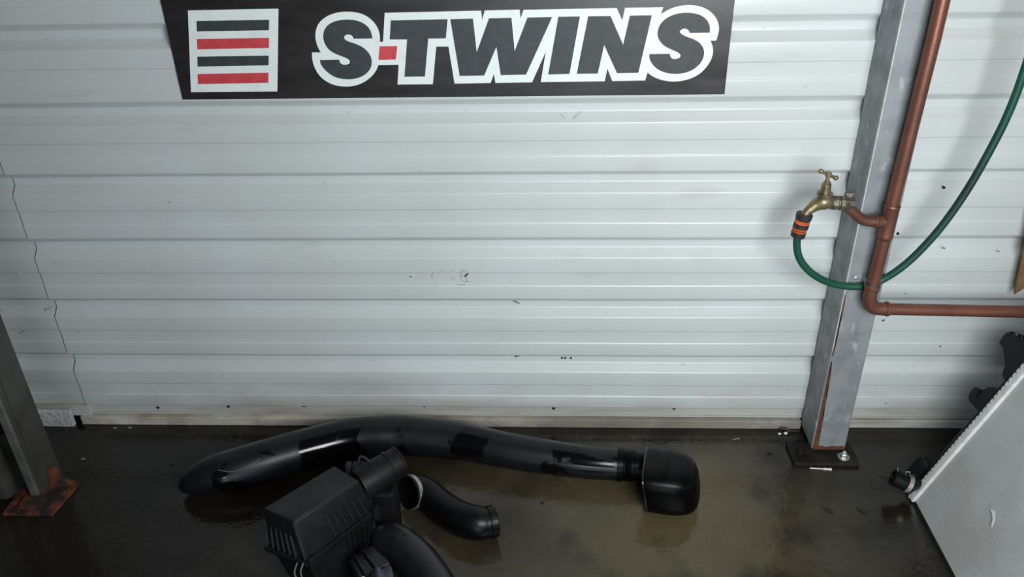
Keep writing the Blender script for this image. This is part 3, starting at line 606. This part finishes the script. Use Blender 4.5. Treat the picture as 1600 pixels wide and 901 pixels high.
# ================================================================== RUBBER ELBOW
re_ = thing('rubber_elbow', 'black rubber intake elbow with a steel clamp band at its open mouth', 'hose', (-0.2, -0.35, 0))
ep = [(-0.3120, -0.303, 0.0510, 0.0375), (-0.296, -0.290, 0.0430, 0.0370), (-0.270, -0.293, 0.0370, 0.0350), (-0.230, -0.332, 0.037, 0.0345), (-0.187, -0.366, 0.038, 0.0365), (-0.152, -0.379, 0.038, 0.0370), (-0.130, -0.377, 0.037, 0.0335), (-0.114, -0.371, 0.036, 0.0320)]
qe = catmull(ep, 8)
bm = bmesh.new(); sweep(bm, [x[:3] for x in qe], [float(x[3]) for x in qe], 32, cap0=False)
# hollow mouth
bm.verts.ensure_lookup_table(); first = [bm.verts[i] for i in range(32)]; o0 = Vector(qe[0][:3]); tdir = (Vector(qe[3][:3])-o0).normalized()
i1 = [bm.verts.new(o0+(v.co-o0)*0.90) for v in first]; i2 = [bm.verts.new(o0+(v.co-o0)*0.86+tdir*0.045) for v in first]
for k in range(32):
    bm.faces.new([first[(k+1) % 32], first[k], i1[k], i1[(k+1) % 32]]); bm.faces.new([i1[(k+1) % 32], i1[k], i2[k], i2[(k+1) % 32]])
bm.faces.new(i2)
bd = sharp_smooth(bm_obj('body', bm, 'rubber', re_), 50)
lathe('clamp_band', o0+tdir*0.004, tdir, [(0, 0.0376), (0.0005, 0.0394), (0.0095, 0.0392), (0.010, 0.0374)], 'steel', re_, 40, False, False)
lathe('cuff', Vector(qe[-9][:3])+Vector((0.002, 0.0, 0)), Vector((0.020, 0.008, -0.001)), [(0, 0.0325), (0.002, 0.0352), (0.016, 0.0350), (0.018, 0.0325)], 'rubber', re_, 32)

# ================================================================== GREY INTAKE TUBE
gh = thing('grey_intake_hose', 'blue-grey rubber intake hose curving toward the front edge', 'hose', (-0.25, -0.5, 0))
gp = [(-0.355, -0.425, 0.026, 0.018), (-0.349, -0.429, 0.034, 0.030), (-0.334, -0.438, 0.044, 0.039), (-0.308, -0.454, 0.046, 0.0415), (-0.270, -0.487, 0.044, 0.0415), (-0.236, -0.530, 0.0425, 0.041), (-0.206, -0.580, 0.0425, 0.041), (-0.180, -0.650, 0.0425, 0.041)]
qg = catmull(gp, 8); bm = bmesh.new(); sweep(bm, [x[:3] for x in qg], [float(x[3]) for x in qg], 36)
sharp_smooth(bm_obj('tube', bm, 'greyhose', gh), 60)
lathe('mould_mark', Vector((-0.292, -0.462, 0.0868)), (0.2, 0.15, 1), [(0, 0.004), (0.0015, 0.0034)], 'rubber', gh, 10)

# ================================================================== GLOSSY DUCT in front of the air box
du = thing('plastic_duct', 'glossy black ribbed plastic duct piece in front of the air box', 'duct', (-0.37, -0.56, 0))
db = [F(553, 884, 0.07), F(566, 912, 0.07), F(622, 890, 0.07), F(592, 858, 0.07)]
dt = [F(545, 874, 0.09), F(560, 905, 0.09), F(611, 878, 0.09), F(581, 848, 0.09)]
hexa('shell', [Vector((p_.x, p_.y, 0.0)) for p_ in db]+dt, 'gloss', du, 0.005, 3)
for t in (0.1, 0.55):
    a, b_ = dt[0].lerp(dt[3], 0.15+t*0.75), dt[1].lerp(dt[2], 0.15+t*0.75)
    tube('ridge', [a+Vector((0, 0, -0.003)), a+Vector((0.003, -0.002, 0.003)), a.lerp(b_, 0.5)+Vector((0, 0, 0.004)), b_+Vector((0, 0, 0.002))], 0.0042, 'gloss', du, 12, n=5)
fp_ = [F(577, 901, 0.095), F(586, 884, 0.108), F(596, 889, 0.106), F(607, 883, 0.107), F(612, 886, 0.104)]
bm = bmesh.new(); topv = [bm.verts.new(p_) for p_ in catmull([tuple(x) for x in fp_], 5)]; botv = [bm.verts.new(v.co+Vector((0.020, -0.060, -0.030))) for v in topv]
for i in range(len(topv)-1): bm.faces.new([topv[i], topv[i+1], botv[i+1], botv[i]])
o = bm_obj('fluted_edge', bm, 'fluted', du, True); md = o.modifiers.new('t', 'SOLIDIFY'); md.thickness = 0.003

# ================================================================== RADIATOR
rd = thing('car_radiator', 'aluminium car radiator with black plastic tank leaning on its edge at the right', 'radiator', (0.82, -0.26, 0.0))
ang = math.atan2(0.153, 0.372); lean = Vector((math.sin(ang), 0, math.cos(ang))); nrm = Vector((-math.cos(ang), 0, math.sin(ang))); wy = Vector((0, -1, 0))
RO = Vector((0.822, -0.256, 0.006))
def rp(s, v, n): return RO+lean*s+wy*v+nrm*n
def rbox(name, s0, s1, v0, v1, n0, n1, m, parent, bw=0.0, seg=1):
    return hexa(name, [rp(s0, v0, n0), rp(s0, v1, n0), rp(s0, v1, n1), rp(s0, v0, n1), rp(s1, v0, n0), rp(s1, v1, n0), rp(s1, v1, n1), rp(s1, v0, n1)], m, parent, bw, seg)
RL, RW = 0.62, 0.52
core = rbox('core', 0.004, RL, 0.012, RW, -0.026, -0.0035, 'core', rd)
bm = bmesh.new(); ns = 74
for i in range(ns):
    s = 0.008+(RL-0.012)*i/(ns-1)
    add_hex(bm, [rp(s-0.0011, 0.012, -0.004), rp(s-0.0011, RW, -0.004), rp(s-0.0011, RW, -0.0031), rp(s-0.0011, 0.012, -0.0031), rp(s+0.0011, 0.012, -0.004), rp(s+0.0011, RW, -0.004), rp(s+0.0011, RW, -0.0031), rp(s+0.0011, 0.012, -0.0031)])
t_ = bm_obj('tube_rows', bm, 'core', rd); t_['kind'] = 'stuff'
hdr = rbox('header_strip', -0.002, RL+0.004, -0.002, 0.0135, -0.030, 0.0035, 'alu', rd, 0.003, 2)
bm = bmesh.new(); nt_ = 52
for i in range(nt_):
    s = 0.002+(RL-0.002)*i/(nt_-1)
    add_hex(bm, [rp(s-0.0042, -0.0075, -0.004), rp(s-0.0056, -0.001, -0.004), rp(s-0.0056, -0.001, 0.0030), rp(s-0.0042, -0.0075, 0.0020), rp(s+0.0042, -0.0075, -0.004), rp(s+0.0056, -0.001, -0.004), rp(s+0.0056, -0.001, 0.0030), rp(s+0.0042, -0.0075, 0.0020)])
ct = bm_obj('crimp_tabs', bm, 'alu', hdr); ct['kind'] = 'stuff'
rbox('bottom_rail', -0.005, 0.0035, 0.014, RW, -0.028, -0.002, 'tank', rd)
tk = rbox('tank', 0.0, RL-0.02, -0.030, -0.0078, -0.034, -0.006, 'tank', rd, 0.008, 3)
# hooked bracket on the tank
def rpix(px, py, n):
    d = ray(px, py); P = RO+nrm*n; t = (P-CAM).dot(nrm)/d.dot(nrm); v = CAM+d*t-P; return v.dot(lean), v.dot(wy)
def tank_fin(name, px, n0, n1, parent, bw=0.002):
    pts = [rpix(x, y, n1) for x, y in px]
    n = len(pts); tris = tessellate_polygon([[Vector((a, b_, 0)) for a, b_ in pts]])
    bm = bmesh.new(); A_ = [bm.verts.new(rp(s, v, n1)) for s, v in pts]; B0 = [bm.verts.new(rp(s, v, n0)) for s, v in pts]
    for t in tris: bm.faces.new([A_[k] for k in t]); bm.faces.new([B0[k] for k in t[::-1]])
    for i in range(n): bm.faces.new([A_[i], B0[i], B0[(i+1) % n], A_[(i+1) % n]])
    return bm_obj(name, bm, 'tank', parent)
tank_fin('hook_bracket', [(1562, 606), (1552, 605), (1542, 605), (1535, 611), (1528, 619), (1524, 622), (1527, 614), (1528, 608), (1524, 604), (1518, 609), (1513, 618), (1514, 626), (1521, 634), (1528, 641), (1536, 648), (1562, 622)], -0.026, -0.004, tk)
fb = tank_fin('filler_block', [(1566, 526), (1573, 519), (1583, 521), (1594, 530), (1612, 524), (1625, 560), (1600, 585), (1584, 594), (1568, 592), (1566, 582), (1570, 572), (1569, 556), (1566, 541), (1561, 536)], -0.034, 0.001, tk)
s_, v_ = rpix(1579, 528, 0.0)
lathe('filler_neck', rp(s_-0.012, v_, -0.012), lean*0.9-wy*0.45, [(0, 0.011), (0.016, 0.011), (0.016, 0.014), (0.024, 0.014), (0.026, 0.010)], 'tank', fb, 20)
s_, v_ = rpix(1598, 530, 0.0)
lathe('filler_neck', rp(s_-0.010, v_, -0.012), lean*0.9-wy*0.45, [(0, 0.012), (0.018, 0.012), (0.020, 0.009)], 'gloss', fb, 16)
# lower hose stub with clamp
hs0 = F(1422, 757, 0.045); hs1 = F(1398, 746, 0.056)
stub = tube('hose_stub', [tuple(hs0+Vector((0.014, 0.012, -0.004))), tuple(hs0), tuple(hs1)], [0.0185, 0.0185, 0.0185], 'rubber', rd, 24)
dv = (hs1-hs0).normalized()
lathe('stub_mouth', hs1+dv*0.0002, dv, [(0, 0.0186), (0.004, 0.0190), (0.004, 0.0135), (-0.012, 0.0130)], 'rubber', stub, 24)
lathe('clamp_band', hs0-dv*0.001, dv, [(0, 0.0188), (0.0005, 0.0202), (0.0095, 0.0202), (0.010, 0.0188)], 'steel', stub, 28, False, False)
cw = hs0+dv*0.010
tube('clamp_ear', [cw+Vector((-0.002, 0.004, 0.018)), cw+Vector((-0.004, 0.004, 0.028)), cw+Vector((0.004, 0.004, 0.029)), cw+Vector((0.006, 0.004, 0.019))], 0.0013, 'steel', stub, 6)
cw = hs1-dv*0.004
tube('clamp_ear', [cw+Vector((0.000, 0.004, 0.017)), cw+Vector((-0.001, 0.004, 0.027))], 0.0014, 'steel', stub, 6)
rbox('stub_base', 0.008, 0.075, -0.070, -0.029, -0.030, -0.002, 'tank', rd, 0.006, 2)
wm = [F(1560, 748, 0.2)]
pts = [(0.155, 0.178), (0.160, 0.190), (0.150, 0.203), (0.136, 0.210), (0.136, 0.206), (0.147, 0.199), (0.152, 0.189)]
bm = bmesh.new(); bm.faces.new([bm.verts.new(rp(s, v, 0.0004)) for s, v in pts]); bmesh.ops.triangulate(bm, faces=bm.faces)
o = bm_obj('scrape', bm, 'whitebit', rd); md = o.modifiers.new('t', 'SOLIDIFY'); md.thickness = 0.0008

# ================================================================== FLOOR LITTER
def screw_on_floor(px0, py0, px1, py1, r, m, label):
    a, b_ = F(px0, py0, r), F(px1, py1, r); dv = b_-a; l = dv.length
    o = lathe('wall_plug', a, dv, [(0, r*0.35), (l*0.1, r*0.6), (l*0.62, r*0.6), (l*0.64, r), (l*0.9, r*0.85), (l*0.92, r*1.25), (l, r*1.2)], m, None, 10); tag(o, label, 'plug'); return o
screw_on_floor(1265, 731, 1299, 733, 0.0028, 'whitebit', 'small white plug lying in front of the column base plate')
screw_on_floor(1144, 687, 1155, 684.5, 0.0018, 'paperbit', 'tiny pale plug on the bare floor left of the column')
c = F(1221, 664, 0.006); c.y = -0.024
cl = thing('plastic_clip', 'small broken black clip with white bits at the wall foot left of the column', 'clip', (c.x, c.y, 0))
tube('clip_loop', [(c.x-0.010, c.y-0.005, 0.004), (c.x-0.004, c.y+0.002, 0.009), (c.x+0.006, c.y, 0.010), (c.x+0.012, c.y-0.004, 0.006)], 0.0036, 'blackbit', cl, 10, n=4)
box('clip_bar', c.x+0.010, c.x+0.040, c.y-0.004, c.y+0.004, 0.0, 0.006, 'blackbit', cl, 0.001, 1)
for dx, dy, s in ((-0.011, -0.010, 0.003), (0.004, -0.0085, 0.0036)):
    bm = bmesh.new(); bmesh.ops.create_icosphere(bm, subdivisions=2, radius=s, matrix=Matrix.Translation((c.x+dx, c.y+dy, s*0.9))@Matrix.Scale(1.5, 4, (1, 0, 0))); bm_obj('white_bead', bm, 'whitebit', cl, True)
def leaf(px, py, ang, ln, label):
    c = F(px, py, 0.0012); u_ = Vector((math.cos(ang), math.sin(ang), 0)); v_ = Vector((-u_.y, u_.x, 0)); bm = bmesh.new()
    top = [bm.verts.new(c+u_*(ln*a)+v_*(ln*b_)+Vector((0, 0, h))) for a, b_, h in ((-0.5, 0, 0.0), (-0.2, 0.16, 0.0015), (0.2, 0.14, 0.0015), (0.5, 0, 0.0), (0.2, -0.13, 0.0008), (-0.2, -0.15, 0.0008))]
    bm.faces.new(top); r_ = bmesh.ops.extrude_face_region(bm, geom=list(bm.faces)); bmesh.ops.translate(bm, verts=[g for g in r_['geom'] if isinstance(g, bmesh.types.BMVert)], vec=(0, 0, -0.0010))
    tag(bm_obj('leaf_scrap', bm, 'leafbit'), label, 'leaf')
leaf(1295, 797, -0.75, 0.030, 'dark leaf scrap flat on the floor below the column base plate')
leaf(1347, 798, -0.85, 0.030, 'dark leaf scrap on the floor between the column and the radiator')
def chip(px, py, s, m, label, grp=None):
    c = F(px, py, 0.0); bm = bmesh.new(); bmesh.ops.create_icosphere(bm, subdivisions=1, radius=s)
    for v in bm.verts: v.co = Vector((v.co.x*(1.5+0.5*random.random()), v.co.y*(1+0.4*random.random()), v.co.z*0.35+s*0.3))+Vector((c.x, c.y, 0))
    tag(bm_obj('debris_chip', bm, m), label, 'debris', grp)
chip(130, 717, 0.0035, 'paperbit', 'pale chip on the floor right of the rusted foot plate')
chip(269, 725, 0.0042, 'leafbit', 'flat grey-brown chip on the floor above the snorkel tip')
chip(180, 669, 0.0035, 'paperbit', 'pale flake at the kerb foot, left one of two')
chip(203, 668, 0.0038, 'paperbit', 'pale flake at the kerb foot, right one of two')
chip(1203, 708, 0.0042, 'leafbit', 'dark crumb on the floor left of the base plate')
chip(847, 786, 0.0034, 'leafbit', 'dark crumb on the floor between snorkel and elbow')
